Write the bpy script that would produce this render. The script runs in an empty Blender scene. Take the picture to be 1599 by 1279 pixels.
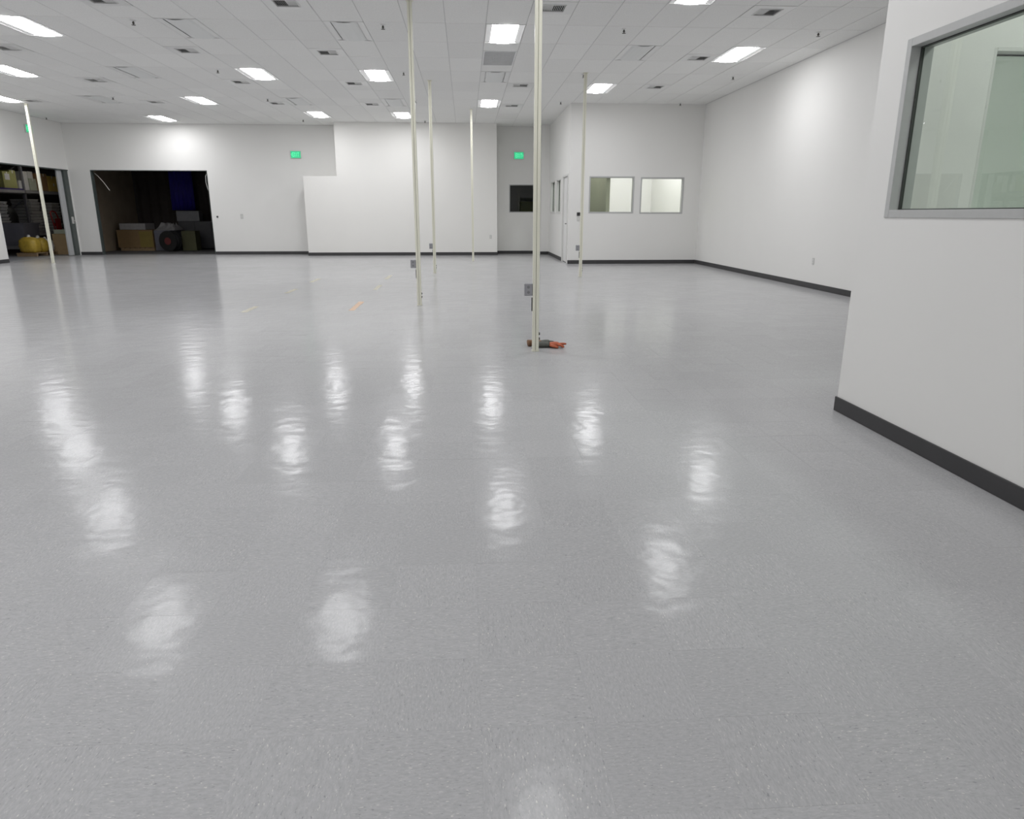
import bpy, bmesh, math, random
from mathutils import Vector, Matrix
R = math.radians
random.seed(7)
sc = bpy.context.scene
col = sc.collection

# ------------------------------------------------------------------ camera
CAM_H = 1.321
PITCH, YAW, ROLL, FPX = 15.606, 3.678, 0.038, 1094.1
cd = bpy.data.cameras.new('camera'); cam = bpy.data.objects.new('camera', cd); col.objects.link(cam)
cd.sensor_fit = 'HORIZONTAL'; cd.sensor_width = 36.0; cd.lens = 36.0 * FPX / 1599.0
cd.clip_start = 0.05; cd.clip_end = 200
cp, sp, cy, sy = math.cos(R(PITCH)), math.sin(R(PITCH)), math.cos(R(YAW)), math.sin(R(YAW))
fwd = Vector((sy * cp, cy * cp, -sp)); rgt = Vector((cy, -sy, 0)); upv = rgt.cross(fwd)
rr = math.cos(R(ROLL)) * rgt + math.sin(R(ROLL)) * upv
uu = -math.sin(R(ROLL)) * rgt + math.cos(R(ROLL)) * upv
m = Matrix((rr, uu, -fwd)).transposed().to_4x4(); m.translation = Vector((0, 0, CAM_H))
cam.matrix_world = m
sc.camera = cam

# ------------------------------------------------------------------ world, exposure
w = bpy.data.worlds.new('world'); sc.world = w; w.use_nodes = True
w.node_tree.nodes['Background'].inputs[0].default_value = (0.55, 0.57, 0.6, 1)
w.node_tree.nodes['Background'].inputs[1].default_value = 0.05
sc.view_settings.view_transform = 'Standard'; sc.view_settings.look = 'None'
sc.view_settings.gamma = 1.0; sc.view_settings.use_curve_mapping = False
sc.view_settings.exposure = 0.0
sc.cycles.max_bounces = 8; sc.cycles.diffuse_bounces = 5; sc.cycles.use_adaptive_sampling = True; sc.cycles.adaptive_threshold = 0.03; sc.cycles.glossy_bounces = 3
sc.cycles.transparent_max_bounces = 12; sc.cycles.transmission_bounces = 6
sc.cycles.sample_clamp_indirect = 6.0
LENS = 26.9            # radiance of a lit troffer lens (the room's own lamps)

# ------------------------------------------------------------------ room dimensions (metres)
HC = 4.08                                   # ceiling
XL, XR = -12.706, 6.33                      # long side walls
YB, YR = 24.6, -7.0                         # back wall, wall behind the camera
YM = 23.757                                 # face of the white block in front of the back wall
XO, YO = 2.774, 19.44                       # far office corner
XN, YN = 2.56, 4.56                         # near office corner
GX, GY, GU = 0.357, 11.743, 0.6096          # ceiling grid origin and two-foot unit
TX, TY, TU = 0.019, 1.574, 0.3048           # floor tile origin and one-foot unit
ZS, ZH = 1.33, 2.28                         # window sill and head

# ------------------------------------------------------------------ materials
def new_mat(name):
    mt = bpy.data.materials.new(name); mt.use_nodes = True
    return mt, mt.node_tree, mt.node_tree.nodes['Principled BSDF']

def mat(name, c, rough=0.6, metal=0.0, spec=0.5, var=0.0, vscale=8.0, bump=0.0, bscale=200.0, emis=None, estr=0.0):
    mt, nt, b = new_mat(name)
    b.inputs['Base Color'].default_value = (*c, 1); b.inputs['Roughness'].default_value = rough
    b.inputs['Metallic'].default_value = metal; b.inputs['Specular IOR Level'].default_value = spec
    tc = nt.nodes.new('ShaderNodeNewGeometry')
    if var > 0:
        n = nt.nodes.new('ShaderNodeTexNoise'); n.inputs['Scale'].default_value = vscale; n.inputs['Detail'].default_value = 2
        nt.links.new(tc.outputs['Position'], n.inputs['Vector'])
        mx = nt.nodes.new('ShaderNodeMix'); mx.data_type = 'RGBA'
        mx.inputs[6].default_value = (*[v * (1 - var) for v in c], 1); mx.inputs[7].default_value = (*[min(1, v * (1 + var)) for v in c], 1)
        nt.links.new(n.outputs['Fac'], mx.inputs[0]); nt.links.new(mx.outputs[2], b.inputs['Base Color'])
    if bump > 0:
        n = nt.nodes.new('ShaderNodeTexNoise'); n.inputs['Scale'].default_value = bscale; n.inputs['Detail'].default_value = 3
        nt.links.new(tc.outputs['Position'], n.inputs['Vector'])
        bp = nt.nodes.new('ShaderNodeBump'); bp.inputs['Strength'].default_value = bump; bp.inputs['Distance'].default_value = 0.002
        nt.links.new(n.outputs['Fac'], bp.inputs['Height']); nt.links.new(bp.outputs['Normal'], b.inputs['Normal'])
    if emis:
        b.inputs['Emission Color'].default_value = (*emis, 1); b.inputs['Emission Strength'].default_value = estr
    return mt

def glass_mat(name, tint, refl_rough=0.0):
    mt, nt, b = new_mat(name); nt.nodes.remove(b)
    out = nt.nodes['Material Output']
    tr = nt.nodes.new('ShaderNodeBsdfTransparent'); tr.inputs[0].default_value = (*tint, 1)
    gl = nt.nodes.new('ShaderNodeBsdfGlossy'); gl.inputs['Roughness'].default_value = refl_rough
    fr = nt.nodes.new('ShaderNodeFresnel')
    gg = nt.nodes.new('ShaderNodeNewGeometry'); io = nt.nodes.new('ShaderNodeMapRange')      # thin sheet: same reflectance from either side
    io.inputs[3].default_value = 1.5; io.inputs[4].default_value = 1 / 1.5
    nt.links.new(gg.outputs['Backfacing'], io.inputs[0]); nt.links.new(io.outputs[0], fr.inputs[0])
    mx = nt.nodes.new('ShaderNodeMixShader')
    nt.links.new(fr.outputs[0], mx.inputs[0]); nt.links.new(tr.outputs[0], mx.inputs[1]); nt.links.new(gl.outputs[0], mx.inputs[2])
    nt.links.new(mx.outputs[0], out.inputs['Surface'])
    return mt

def floor_mat():
    mt, nt, b = new_mat('vinyl_composition_tile'); N = nt.nodes.new; L = nt.links.new
    g = N('ShaderNodeNewGeometry'); sx = N('ShaderNodeSeparateXYZ'); L(g.outputs['Position'], sx.inputs[0])
    def M(op, a, bb=None):
        n = N('ShaderNodeMath'); n.operation = op
        for i, v in enumerate((a, bb)):
            if v is None: continue
            if isinstance(v, (int, float)): n.inputs[i].default_value = v
            else: L(v, n.inputs[i])
        return n.outputs[0]
    x = M('DIVIDE', M('SUBTRACT', sx.outputs[0], TX), TU); y = M('DIVIDE', M('SUBTRACT', sx.outputs[1], TY), TU)
    fx, fy = M('FLOOR', x), M('FLOOR', y)
    par = M('ABSOLUTE', M('MODULO', M('ADD', fx, fy), 2.0))          # quarter-turned tiles
    ids = N('ShaderNodeCombineXYZ'); L(fx, ids.inputs[0]); L(fy, ids.inputs[1])
    wn = N('ShaderNodeTexWhiteNoise'); wn.noise_dimensions = '3D'; L(ids.outputs[0], wn.inputs['Vector'])
    def lerp(a, bb, t):
        n = N('ShaderNodeMix'); n.data_type = 'FLOAT'; L(t, n.inputs[0]); L(a, n.inputs[2]); L(bb, n.inputs[3]); return n.outputs[0]
    u = lerp(sx.outputs[0], sx.outputs[1], par); v = lerp(sx.outputs[1], sx.outputs[0], par)
    off = M('MULTIPLY', wn.outputs['Value'], 40.0)
    def streak(su, sv, detail, zo):
        c = N('ShaderNodeCombineXYZ'); L(M('MULTIPLY', u, su), c.inputs[0]); L(M('MULTIPLY', v, sv), c.inputs[1]); L(M('ADD', off, zo), c.inputs[2])
        n = N('ShaderNodeTexNoise'); n.inputs['Scale'].default_value = 1.0; n.inputs['Detail'].default_value = detail; n.inputs['Roughness'].default_value = 0.6
        L(c.outputs[0], n.inputs['Vector']); return n.outputs['Fac']
    s1 = streak(55, 150, 3, 0.0); s2 = streak(85, 240, 1, 9.0); s3 = streak(70, 200, 1, 23.0)
    cr = N('ShaderNodeValToRGB'); L(s1, cr.inputs[0])
    cr.color_ramp.elements[0].position = 0.3; cr.color_ramp.elements[0].color = (0.412, 0.412, 0.42, 1)
    cr.color_ramp.elements[1].position = 0.7; cr.color_ramp.elements[1].color = (0.495, 0.495, 0.503, 1)
    def chips(src, fac, lo, hi, colr):
        r = N('ShaderNodeMapRange'); r.inputs[1].default_value = lo; r.inputs[2].default_value = hi; L(fac, r.inputs[0])
        mx = N('ShaderNodeMix'); mx.data_type = 'RGBA'; L(r.outputs[0], mx.inputs[0]); L(src, mx.inputs[6]); mx.inputs[7].default_value = (*colr, 1)
        return mx.outputs[2]
    c = chips(cr.outputs[0], s2, 0.66, 0.76, (0.67, 0.665, 0.63))
    c = chips(c, s3, 0.66, 0.78, (0.31, 0.312, 0.32))
    hue = N('ShaderNodeHueSaturation'); L(c, hue.inputs['Color']); L(M('ADD', M('MULTIPLY', wn.outputs['Value'], 0.045), 0.978), hue.inputs['Value'])
    L(hue.outputs[0], b.inputs['Base Color'])
    # wax: gloss varies in broad worn patches, with slight waviness
    n = N('ShaderNodeTexNoise'); n.inputs['Scale'].default_value = 0.9; n.inputs['Detail'].default_value = 3; L(g.outputs['Position'], n.inputs['Vector'])
    rg = N('ShaderNodeMapRange'); rg.inputs[3].default_value = 0.135; rg.inputs[4].default_value = 0.185; L(n.outputs['Fac'], rg.inputs[0]); L(rg.outputs[0], b.inputs['Roughness'])
    wv = N('ShaderNodeTexNoise'); wv.inputs['Scale'].default_value = 6.0; wv.inputs['Detail'].default_value = 2; L(g.outputs['Position'], wv.inputs['Vector'])
    bp = N('ShaderNodeBump'); bp.inputs['Strength'].default_value = 0.8; bp.inputs['Distance'].default_value = 0.004; L(wv.outputs['Fac'], bp.inputs['Height'])
    L(bp.outputs[0], b.inputs['Normal'])
    b.inputs['Specular IOR Level'].default_value = 0.05
    return mt

def ceiling_mat():
    mt, nt, b = new_mat('acoustic_tile'); N = nt.nodes.new; L = nt.links.new
    g = N('ShaderNodeNewGeometry')
    n = N('ShaderNodeTexNoise'); n.inputs['Scale'].default_value = 60; n.inputs['Detail'].default_value = 3; L(g.outputs['Position'], n.inputs['Vector'])
    cr = N('ShaderNodeValToRGB'); L(n.outputs['Fac'], cr.inputs[0])
    cr.color_ramp.elements[0].position = 0.3; cr.color_ramp.elements[0].color = (0.84, 0.84, 0.825, 1)
    cr.color_ramp.elements[1].position = 0.6; cr.color_ramp.elements[1].color = (0.90, 0.90, 0.885, 1)
    oi = N('ShaderNodeObjectInfo'); h = N('ShaderNodeHueSaturation'); L(cr.outputs[0], h.inputs['Color'])
    mr = N('ShaderNodeMapRange'); mr.inputs[3].default_value = 0.97; mr.inputs[4].default_value = 1.02; L(oi.outputs['Random'], mr.inputs[0]); L(mr.outputs[0], h.inputs['Value'])
    L(h.outputs[0], b.inputs['Base Color']); b.inputs['Roughness'].default_value = 0.9; b.inputs['Specular IOR Level'].default_value = 0.15
    return mt

MT = dict(
    wall=mat('white_wall_paint', (0.82, 0.815, 0.795), 0.55, spec=0.35, var=0.012, vscale=1.5),
    cream=mat('cream_wall_paint', (0.82, 0.812, 0.785), 0.55, spec=0.35, var=0.012, vscale=1.5),
    olive=mat('olive_wall_paint', (0.40, 0.42, 0.30), 0.6, var=0.06, vscale=2),  # olive tone stands in for a partition in shade
    floor=floor_mat(), ceil=ceiling_mat(),
    grid=mat('ceiling_grid_white', (0.60, 0.60, 0.59), 0.5),
    base=mat('charcoal_rubber', (0.045, 0.044, 0.046), 0.55, var=0.1, vscale=6),
    sub=mat('tile_adhesive', (0.33, 0.33, 0.335), 0.8, var=0.1),
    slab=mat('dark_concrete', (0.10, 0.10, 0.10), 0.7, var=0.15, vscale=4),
    alu=mat('brushed_aluminium', (0.50, 0.505, 0.50), 0.4, metal=0.05, var=0.04, vscale=30),
    whiteframe=mat('white_frame', (0.72, 0.72, 0.70), 0.4),
    gasket=mat('dark_gasket', (0.05, 0.055, 0.05), 0.6),
    glass=glass_mat('green_tinted_glass', (0.90, 0.945, 0.905)),
    clear=glass_mat('clear_glass', (0.965, 0.975, 0.965)),
    smoke=glass_mat('dark_glass', (0.75, 0.77, 0.75)),
    fix=mat('white_enamel', (0.82, 0.82, 0.81), 0.35, var=0.01),
    lens_on=mat('lit_lens', (0.9, 0.9, 0.9), 0.4, emis=(0.985, 0.985, 1.0), estr=LENS),
    lens_off=mat('unlit_lens', (0.80, 0.81, 0.80), 0.6),
    flank=mat('flank_enamel', (0.84, 0.84, 0.83), 0.5),
    mgrey=mat('mid_grey_panel', (0.22, 0.22, 0.23), 0.5, var=.15),
    duct=mat('duct_black', (0.07, 0.07, 0.07), 0.9),
    fin=mat('diffuser_fin', (0.70, 0.70, 0.69), 0.4),
    grille=mat('grey_egg_crate', (0.80, 0.805, 0.805), 0.6, var=0.06),
    sprink=mat('bronze_dark', (0.10, 0.095, 0.085), 0.4, metal=0.5),
    pole=mat('cream_enamel', (0.80, 0.79, 0.67), 0.3, var=0.015, vscale=5),
    groove=mat('pole_groove', (0.42, 0.42, 0.34), 0.7),
    boxg=mat('grey_steel_box', (0.34, 0.34, 0.36), 0.45, metal=0.2, var=0.05),
    plate=mat('ivory_plate', (0.62, 0.62, 0.60), 0.4),
    dark=mat('near_black_plastic', (0.03, 0.03, 0.03), 0.45),
    tape_o=mat('orange_tape', (0.66, 0.43, 0.27), 0.35, var=0.15, vscale=20),
    tape_y=mat('faded_yellow_tape', (0.525, 0.495, 0.385), 0.3, var=0.12, vscale=20),
    exit_face=mat('exit_face', (0.03, 0.22, 0.12), 0.4, emis=(0.035, 0.50, 0.22), estr=0.95),
    exit_let=mat('exit_letter', (0.05, 0.6, 0.3), 0.4, emis=(0.12, 0.86, 0.42), estr=1.0),
)

# ------------------------------------------------------------------ mesh helpers
class MB:
    def __init__(s): s.v = []; s.f = []; s.smooth = False
    def box(s, x0, x1, y0, y1, z0, z1, M=None):
        b = len(s.v)
        p = [Vector(q) for q in ((x0, y0, z0), (x1, y0, z0), (x1, y1, z0), (x0, y1, z0), (x0, y0, z1), (x1, y0, z1), (x1, y1, z1), (x0, y1, z1))]
        if M: p = [M @ q for q in p]
        s.v += [tuple(q) for q in p]
        s.f += [tuple(b + i for i in t) for t in ((0, 3, 2, 1), (4, 5, 6, 7), (0, 1, 5, 4), (1, 2, 6, 5), (2, 3, 7, 6), (3, 0, 4, 7))]
        return s
    def bbox(s, x0, x1, y0, y1, z0, z1, r=0.01):       # box with chamfered vertical and horizontal edges
        bm = bmesh.new(); bmesh.ops.create_cube(bm, size=1)
        for v in bm.verts:
            v.co = Vector(((x0 + x1) / 2 + v.co.x * (x1 - x0), (y0 + y1) / 2 + v.co.y * (y1 - y0), (z0 + z1) / 2 + v.co.z * (z1 - z0)))
        bmesh.ops.bevel(bm, geom=list(bm.edges), offset=min(r, .45 * min(x1 - x0, y1 - y0, z1 - z0)), segments=2, affect='EDGES', profile=0.5)
        return s.add_bm(bm)
    def add_bm(s, bm):
        b = len(s.v); bm.verts.index_update()
        s.v += [tuple(v.co) for v in bm.verts]; s.f += [tuple(b + v.index for v in f.verts) for f in bm.faces]; bm.free(); return s
    def tube(s, pts, rad, n=8, flat=1.0, cap=True):
        pts = [Vector(p) for p in pts]
        if not isinstance(rad, (list, tuple)): rad = [rad] * len(pts)
        b = len(s.v); prev = None
        for i, p in enumerate(pts):
            t = (pts[min(i + 1, len(pts) - 1)] - pts[max(i - 1, 0)]).normalized()
            if prev is None:
                a = Vector((0, 0, 1)) if abs(t.z) < 0.9 else Vector((1, 0, 0))
            else: a = prev
            side = t.cross(a).normalized(); a = side.cross(t).normalized(); prev = a
            for k in range(n):
                th = 2 * math.pi * k / n
                s.v.append(tuple(p + (side * math.cos(th) + a * math.sin(th) * flat) * rad[i]))
        for i in range(len(pts) - 1):
            for k in range(n):
                k2 = (k + 1) % n
                s.f.append((b + i * n + k, b + i * n + k2, b + (i + 1) * n + k2, b + (i + 1) * n + k))
        if cap:
            s.f.append(tuple(b + k for k in range(n))[::-1]); s.f.append(tuple(b + (len(pts) - 1) * n + k for k in range(n)))
        return s
    def lathe(s, prof, c=(0, 0, 0), n=16):
        b = len(s.v)
        for r_, z in prof:
            for k in range(n):
                th = 2 * math.pi * k / n; s.v.append((c[0] + r_ * math.cos(th), c[1] + r_ * math.sin(th), c[2] + z))
        for i in range(len(prof) - 1):
            for k in range(n):
                k2 = (k + 1) % n; s.f.append((b + i * n + k, b + i * n + k2, b + (i + 1) * n + k2, b + (i + 1) * n + k))
        s.f.append(tuple(b + k for k in range(n))[::-1]); s.f.append(tuple(b + (len(prof) - 1) * n + k for k in range(n)))
        return s
    def poly(s, pts, y0, y1):                            # prism: outline in X/Z pushed along Y
        b = len(s.v); n = len(pts)
        s.v += [(x, y0, z) for x, z in pts] + [(x, y1, z) for x, z in pts]
        s.f.append(tuple(b + i for i in range(n))); s.f.append(tuple(b + n + i for i in range(n))[::-1])
        for i in range(n):
            j = (i + 1) % n; s.f.append((b + i, b + n + i, b + n + j, b + j))
        return s
    def mesh(s, name):
        me = bpy.data.meshes.new(name); me.from_pydata(s.v, [], s.f)
        bm = bmesh.new(); bm.from_mesh(me); bmesh.ops.recalc_face_normals(bm, faces=bm.faces); bm.to_mesh(me); bm.free()
        return me
    def build(s, name, m_, parent=None, smooth=False, bevel=0.0):
        me = s.mesh(name); me.materials.append(MT[m_] if isinstance(m_, str) else m_)
        o = bpy.data.objects.new(name, me); col.objects.link(o)
        if parent: o.parent = parent
        if smooth:
            for p in me.polygons: p.use_smooth = True
        if bevel:
            md = o.modifiers.new('bevel', 'BEVEL'); md.width = bevel; md.segments = 2; md.limit_method = 'ANGLE'
        return o

def tag(o, label=None, cat=None, group=None, kind=None):
    if label: o['label'] = label
    if cat: o['category'] = cat
    if group: o['group'] = group
    if kind: o['kind'] = kind
    return o

def thing(name, label, cat, loc=(0, 0, 0), rz=0.0, group=None):
    o = bpy.data.objects.new(name, None); col.objects.link(o); o.empty_display_size = 0.1
    o.location = loc; o.rotation_euler.z = rz
    return tag(o, label, cat, group)

def kids(o): return [c for c in bpy.data.objects if c.parent == o]
def copy_thing(o, loc, label, group=None, tree=None):
    c = o.copy(); col.objects.link(c); c.location = loc; c['label'] = label
    if group: c['group'] = group
    for ch in (tree or []):
        d = ch[0].copy(); col.objects.link(d); d.parent = c
        for g in ch[1]:
            e = g.copy(); col.objects.link(e); e.parent = d
    return c
def tree_of(o): return [(c, kids(c)) for c in kids(o)]

def project(p):
    d = Vector(p) - Vector((0, 0, CAM_H)); z = d.dot(fwd)
    if z <= 0.05: return None
    return 799.5 + FPX * d.dot(rr) / z, 639.5 - FPX * d.dot(uu) / z, z
def area_px(x0, x1, y0, y1, z):
    q = [project(p) for p in ((x0, y0, z), (x1, y0, z), (x1, y1, z), (x0, y1, z))]
    if any(t is None for t in q): return 0
    cx = sum(t[0] for t in q) / 4; cy_ = sum(t[1] for t in q) / 4
    if not (-20 < cx < 1620 and -20 < cy_ < 1300): return 0
    return abs(sum(q[i][0] * q[(i + 1) % 4][1] - q[(i + 1) % 4][0] * q[i][1] for i in range(4))) / 2

# ------------------------------------------------------------------ walls
def cells(a0, a1, z0, z1, holes):
    """split a wall's face into rectangles round its openings"""
    xs = sorted({a0, a1, *[h[0] for h in holes], *[h[1] for h in holes]})
    out = []
    for i in range(len(xs) - 1):
        c = (xs[i] + xs[i + 1]) / 2; zz = [z0]
        for h in sorted((h for h in holes if h[0] < c < h[1]), key=lambda h: h[2]): zz += [h[2], h[3]]
        zz.append(z1)
        for k in range(0, len(zz), 2):
            if zz[k + 1] - zz[k] > 1e-4: out.append((xs[i], xs[i + 1], zz[k], zz[k + 1]))
    return out
def wall_x(name, x0, x1, y0, y1, holes=(), m_='wall', z0=0.0, z1=HC):       # a wall running along X
    b = MB()
    for a, c, d, e in cells(x0, x1, z0, z1, holes): b.box(a, c, y0, y1, d, e)
    return tag(b.build(name, m_), kind='structure')
def wall_y(name, x0, x1, y0, y1, holes=(), m_='wall', z0=0.0, z1=HC):       # a wall running along Y
    b = MB()
    for a, c, d, e in cells(y0, y1, z0, z1, holes): b.box(x0, x1, a, c, d, e)
    return tag(b.build(name, m_), kind='structure')

DOCK = (-12.03, -8.36, 0.0, 2.67)
STORE = (20.77, 24.57, 0.0, 2.67)
W_DARK = (1.48, 2.63, 1.36, 2.27)
W_OF1 = (3.31, 4.53, 1.335, 2.285); W_OF2 = (4.70, 5.88, 1.325, 2.265)
W_SD1 = (21.06, 22.0, 1.34, 2.32); W_SD2 = (22.42, 23.48, 1.34, 2.32)
O_DOOR = (19.62, 20.66, 0.0, 2.36)
W_NS = (2.2, 4.29, 1.30, 2.285); W_NE = (3.19, 5.3, 1.30, 2.285)

wall_x('wall_back', XL - 0.15, XR + 0.15, YB, YB + 0.15, [DOCK, W_DARK])
wall_y('wall_left', XL - 0.15, XL, YR, YB, [STORE])
wall_y('wall_right', XR, XR + 0.15, YR, YB)
wall_x('wall_rear', XL - 0.15, XR + 0.15, YR - 0.15, YR)
b = MB().box(-4.06, 1.035, YM, YB, 0, HC)
b.box(-5.12, -4.06, YM, YB, 0, 2.47)
tag(b.build('wall_middle', 'cream'), kind='structure')
tag(MB().box(2.5, XO, 24.05, YB, 0, HC).build('wall_pilaster', 'wall'), kind='structure')
wall_x('wall_office_front', XO, XR, YO, YO + 0.12, [W_OF1, W_OF2])
wall_y('wall_office_side', XO, XO + 0.12, YO + 0.12, YB, [O_DOOR, W_SD1, W_SD2])
wall_y('wall_office_partition', 3.80, 3.90, YO + 0.12, YB, m_='olive', z1=2.75)  # shade is in its olive colour; kept low so office light spills over
wall_y('wall_near_side', XN, XN + 0.12, YR, YN, [W_NS])
wall_x('wall_near_end', XN + 0.12, XR, YN - 0.12, YN, [W_NE])

# ------------------------------------------------------------------ floor: one-foot tiles, quarter-turned, each very slightly out of level
fl = tag(MB().box(XL - 0.3, XR + 0.15, YR - 0.15, YB + 0.14, -0.10, -0.0045).build('floor', 'sub'), kind='structure')
def tile_mesh(hw, t=0.004, z=0.0):
    b = MB(); g = 0.0001
    b.v = [(-hw, -hw, z - t), (hw, -hw, z - t), (hw, hw, z - t), (-hw, hw, z - t), (-hw, -hw, z - g), (hw, -hw, z - g), (hw, hw, z - g), (-hw, hw, z - g),
           (-hw + g, -hw + g, z), (hw - g, -hw + g, z), (hw - g, hw - g, z), (-hw + g, hw - g, z)]
    for k in range(4):
        j = (k + 1) % 4
        b.f += [(k, j, 4 + j, 4 + k), (4 + k, 4 + j, 8 + j, 8 + k)]
    b.f.append((8, 9, 10, 11))
    return b
tm = tile_mesh(TU / 2 - 0.00004).mesh('floor_tile'); tm.materials.append(MT['floor'])
tiles = []
for i in range(math.floor((XL - TX) / TU), math.ceil((XR - TX) / TU)):
    for j in range(math.floor((YR - TY) / TU), math.ceil((YB - TY) / TU)):
        x, y = TX + (i + .5) * TU, TY + (j + .5) * TU
        if x > XN + .3 and y < YN - .3: a = 0
        else: a = area_px(x - TU / 2, x + TU / 2, y - TU / 2, y + TU / 2, 0)
        tiles.append((a, x, y))
tiles.sort(key=lambda t: -t[0])
rest = MB(); tilt = 0.04
for k, (a, x, y) in enumerate(tiles):
    rx, ry = R(random.gauss(0, tilt)), R(random.gauss(0, tilt))
    if k < 300:
        o = bpy.data.objects.new('floor_tile', tm); col.objects.link(o); o.parent = fl
        o.location = (x, y, 0); o.rotation_euler = (rx, ry, 0)
    else:
        bb = len(rest.v); h = TU / 2 - 0.00004
        x0, x1 = max(x - h, XL - 0.15), min(x + h, XR + .1); y0, y1 = max(y - h, YR), min(y + h, YB + .14)
        if x1 - x0 < .01 or y1 - y0 < .01: continue
        for (qx, qy) in ((x0, y0), (x1, y0), (x1, y1), (x0, y1)):
            rest.v.append((qx, qy, (qy - y) * rx - (qx - x) * ry))
        rest.v += [(qx, qy, -0.004) for (qx, qy) in ((x0, y0), (x1, y0), (x1, y1), (x0, y1))]
        rest.f.append((bb, bb + 1, bb + 2, bb + 3))
        for q in range(4): rest.f.append((bb + 4 + q, bb + 4 + (q + 1) % 4, bb + (q + 1) % 4, bb + q))
me = bpy.data.meshes.new('floor_tile_field'); me.from_pydata(rest.v, [], rest.f); me.materials.append(MT['floor'])
o = bpy.data.objects.new('floor_tile_field', me); col.objects.link(o); o.parent = fl; o['kind'] = 'stuff'

# ------------------------------------------------------------------ ceiling layout on the two-foot grid
LIT = [(0, 0), (7, 2), (4, 8), (0, 12), (-4, 6), (-4, 16), (-8, 16), (-8, 6), (-12, 12), (-16, 18), (-12, 0), (-16, 6), (-20, 12), (4, -4)]
LIT_OUT = [(0, -12), (-8, -6), (-4, -6), (-12, -12), (-16, -6), (-20, 0), (-20, -12), (0, -24), (-8, -18), (-4, -18), (-16, -18), (-12, -24), (7, -19), (6, -15), (6, 14), (8, 14), (7, 17)]
OFF = [(-4, 0), (-8, 0), (-12, 6), (4, 2), (-16, 12), (0, 6), (-8, 12), (-4, 12)]
DIFF = [(-9, -2), (-5, -2), (1, -2), (6, -2), (-14, 3), (-9, 3), (-5, 3), (6, 3), (-14, 8), (-9, 8), (-5, 8), (1, 8), (6, 8), (-19, 13), (-14, 13), (-9, 13), (-5, 13), (1, 13)]
GRILLE = [(0, 3)]
occ = {}
for i, j in LIT + LIT_OUT + OFF + GRILLE: occ.setdefault(i, []).append((j, j + 2))
for i, j in DIFF: occ.setdefault(i, []).append((j, j + 1))

cl = tag(MB().box(XL - 0.15, XR + 0.15, YR - 0.15, YB + 0.15, HC + 0.24, HC + 0.30).build('ceiling', 'slab'), kind='structure')
i0, i1 = math.floor((XL - GX) / GU), math.ceil((XR - GX) / GU)
j0, j1 = 2 * math.floor((YR - GY) / GU / 2), 2 * math.ceil((YB - GY) / GU / 2)
ct = []
for i in range(i0, i1):
    segs = sorted(occ.get(i, [])); cuts = set(range(j0, j1 + 1, 2))
    for s in segs: cuts |= set(s)
    cuts = sorted(cuts)
    for a, c in zip(cuts[:-1], cuts[1:]):
        if any(s[0] < c and s[1] > a for s in segs):
            continue
        x0, x1 = GX + i * GU, GX + (i + 1) * GU; y0, y1 = GY + a * GU, GY + c * GU
        x0, x1 = max(x0, XL), min(x1, XR); y0, y1 = max(y0, YR), min(y1, YB)
        if x1 - x0 < .03 or y1 - y0 < .03: continue
        cxm, cym = (x0 + x1) / 2, (y0 + y1) / 2
        vis = area_px(x0, x1, y0, y1, HC)
        if (cxm > XO and cym > YO) or (cxm > XN and cym < YN) or (-4.06 < cxm < 1.035 and cym > YM): vis = 0
        ct.append((vis, x0, x1, y0, y1))
ct.sort(key=lambda t: -t[0])
cache = {}; rest = MB(); gp = 0.005
def ctile(b, x0, x1, y0, y1):
    bb = len(b.v)
    b.v += [(x0, y0, 0.016), (x1, y0, 0.016), (x1, y1, 0.016), (x0, y1, 0.016), (x0, y0, 0.002), (x1, y0, 0.002), (x1, y1, 0.002), (x0, y1, 0.002),
            (x0 + .003, y0 + .003, 0), (x1 - .003, y0 + .003, 0), (x1 - .003, y1 - .003, 0), (x0 + .003, y1 - .003, 0)]
    for k in range(4):
        j = (k + 1) % 4
        b.f += [(bb + k, bb + 4 + k, bb + 4 + j, bb + j), (bb + 4 + k, bb + 8 + k, bb + 8 + j, bb + 4 + j)]
    b.f += [(bb + 11, bb + 10, bb + 9, bb + 8), (bb, bb + 1, bb + 2, bb + 3)]
for k, (a, x0, x1, y0, y1) in enumerate(ct):
    if k < 300 and a > 0:
        key = (round(x1 - x0, 3), round(y1 - y0, 3))
        if key not in cache:
            t = MB(); hx, hy = key[0] / 2 - gp, key[1] / 2 - gp; ctile(t, -hx, hx, -hy, hy)
            cache[key] = t.mesh('ceiling_tile'); cache[key].materials.append(MT['ceil'])
        o = bpy.data.objects.new('ceiling_tile', cache[key]); col.objects.link(o); o.parent = cl
        o.location = ((x0 + x1) / 2, (y0 + y1) / 2, HC + random.uniform(-.0006, .0006)); o.rotation_euler = (R(random.gauss(0, .03)), R(random.gauss(0, .04)), 0)
    else:
        bb = len(rest.v); ctile(rest, x0 + gp, x1 - gp, y0 + gp, y1 - gp)
        for q in range(bb, len(rest.v)): rest.v[q] = (rest.v[q][0], rest.v[q][1], rest.v[q][2] + HC)
o = rest.build('ceiling_tile_field', 'ceil', cl); o['kind'] = 'stuff'
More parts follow.
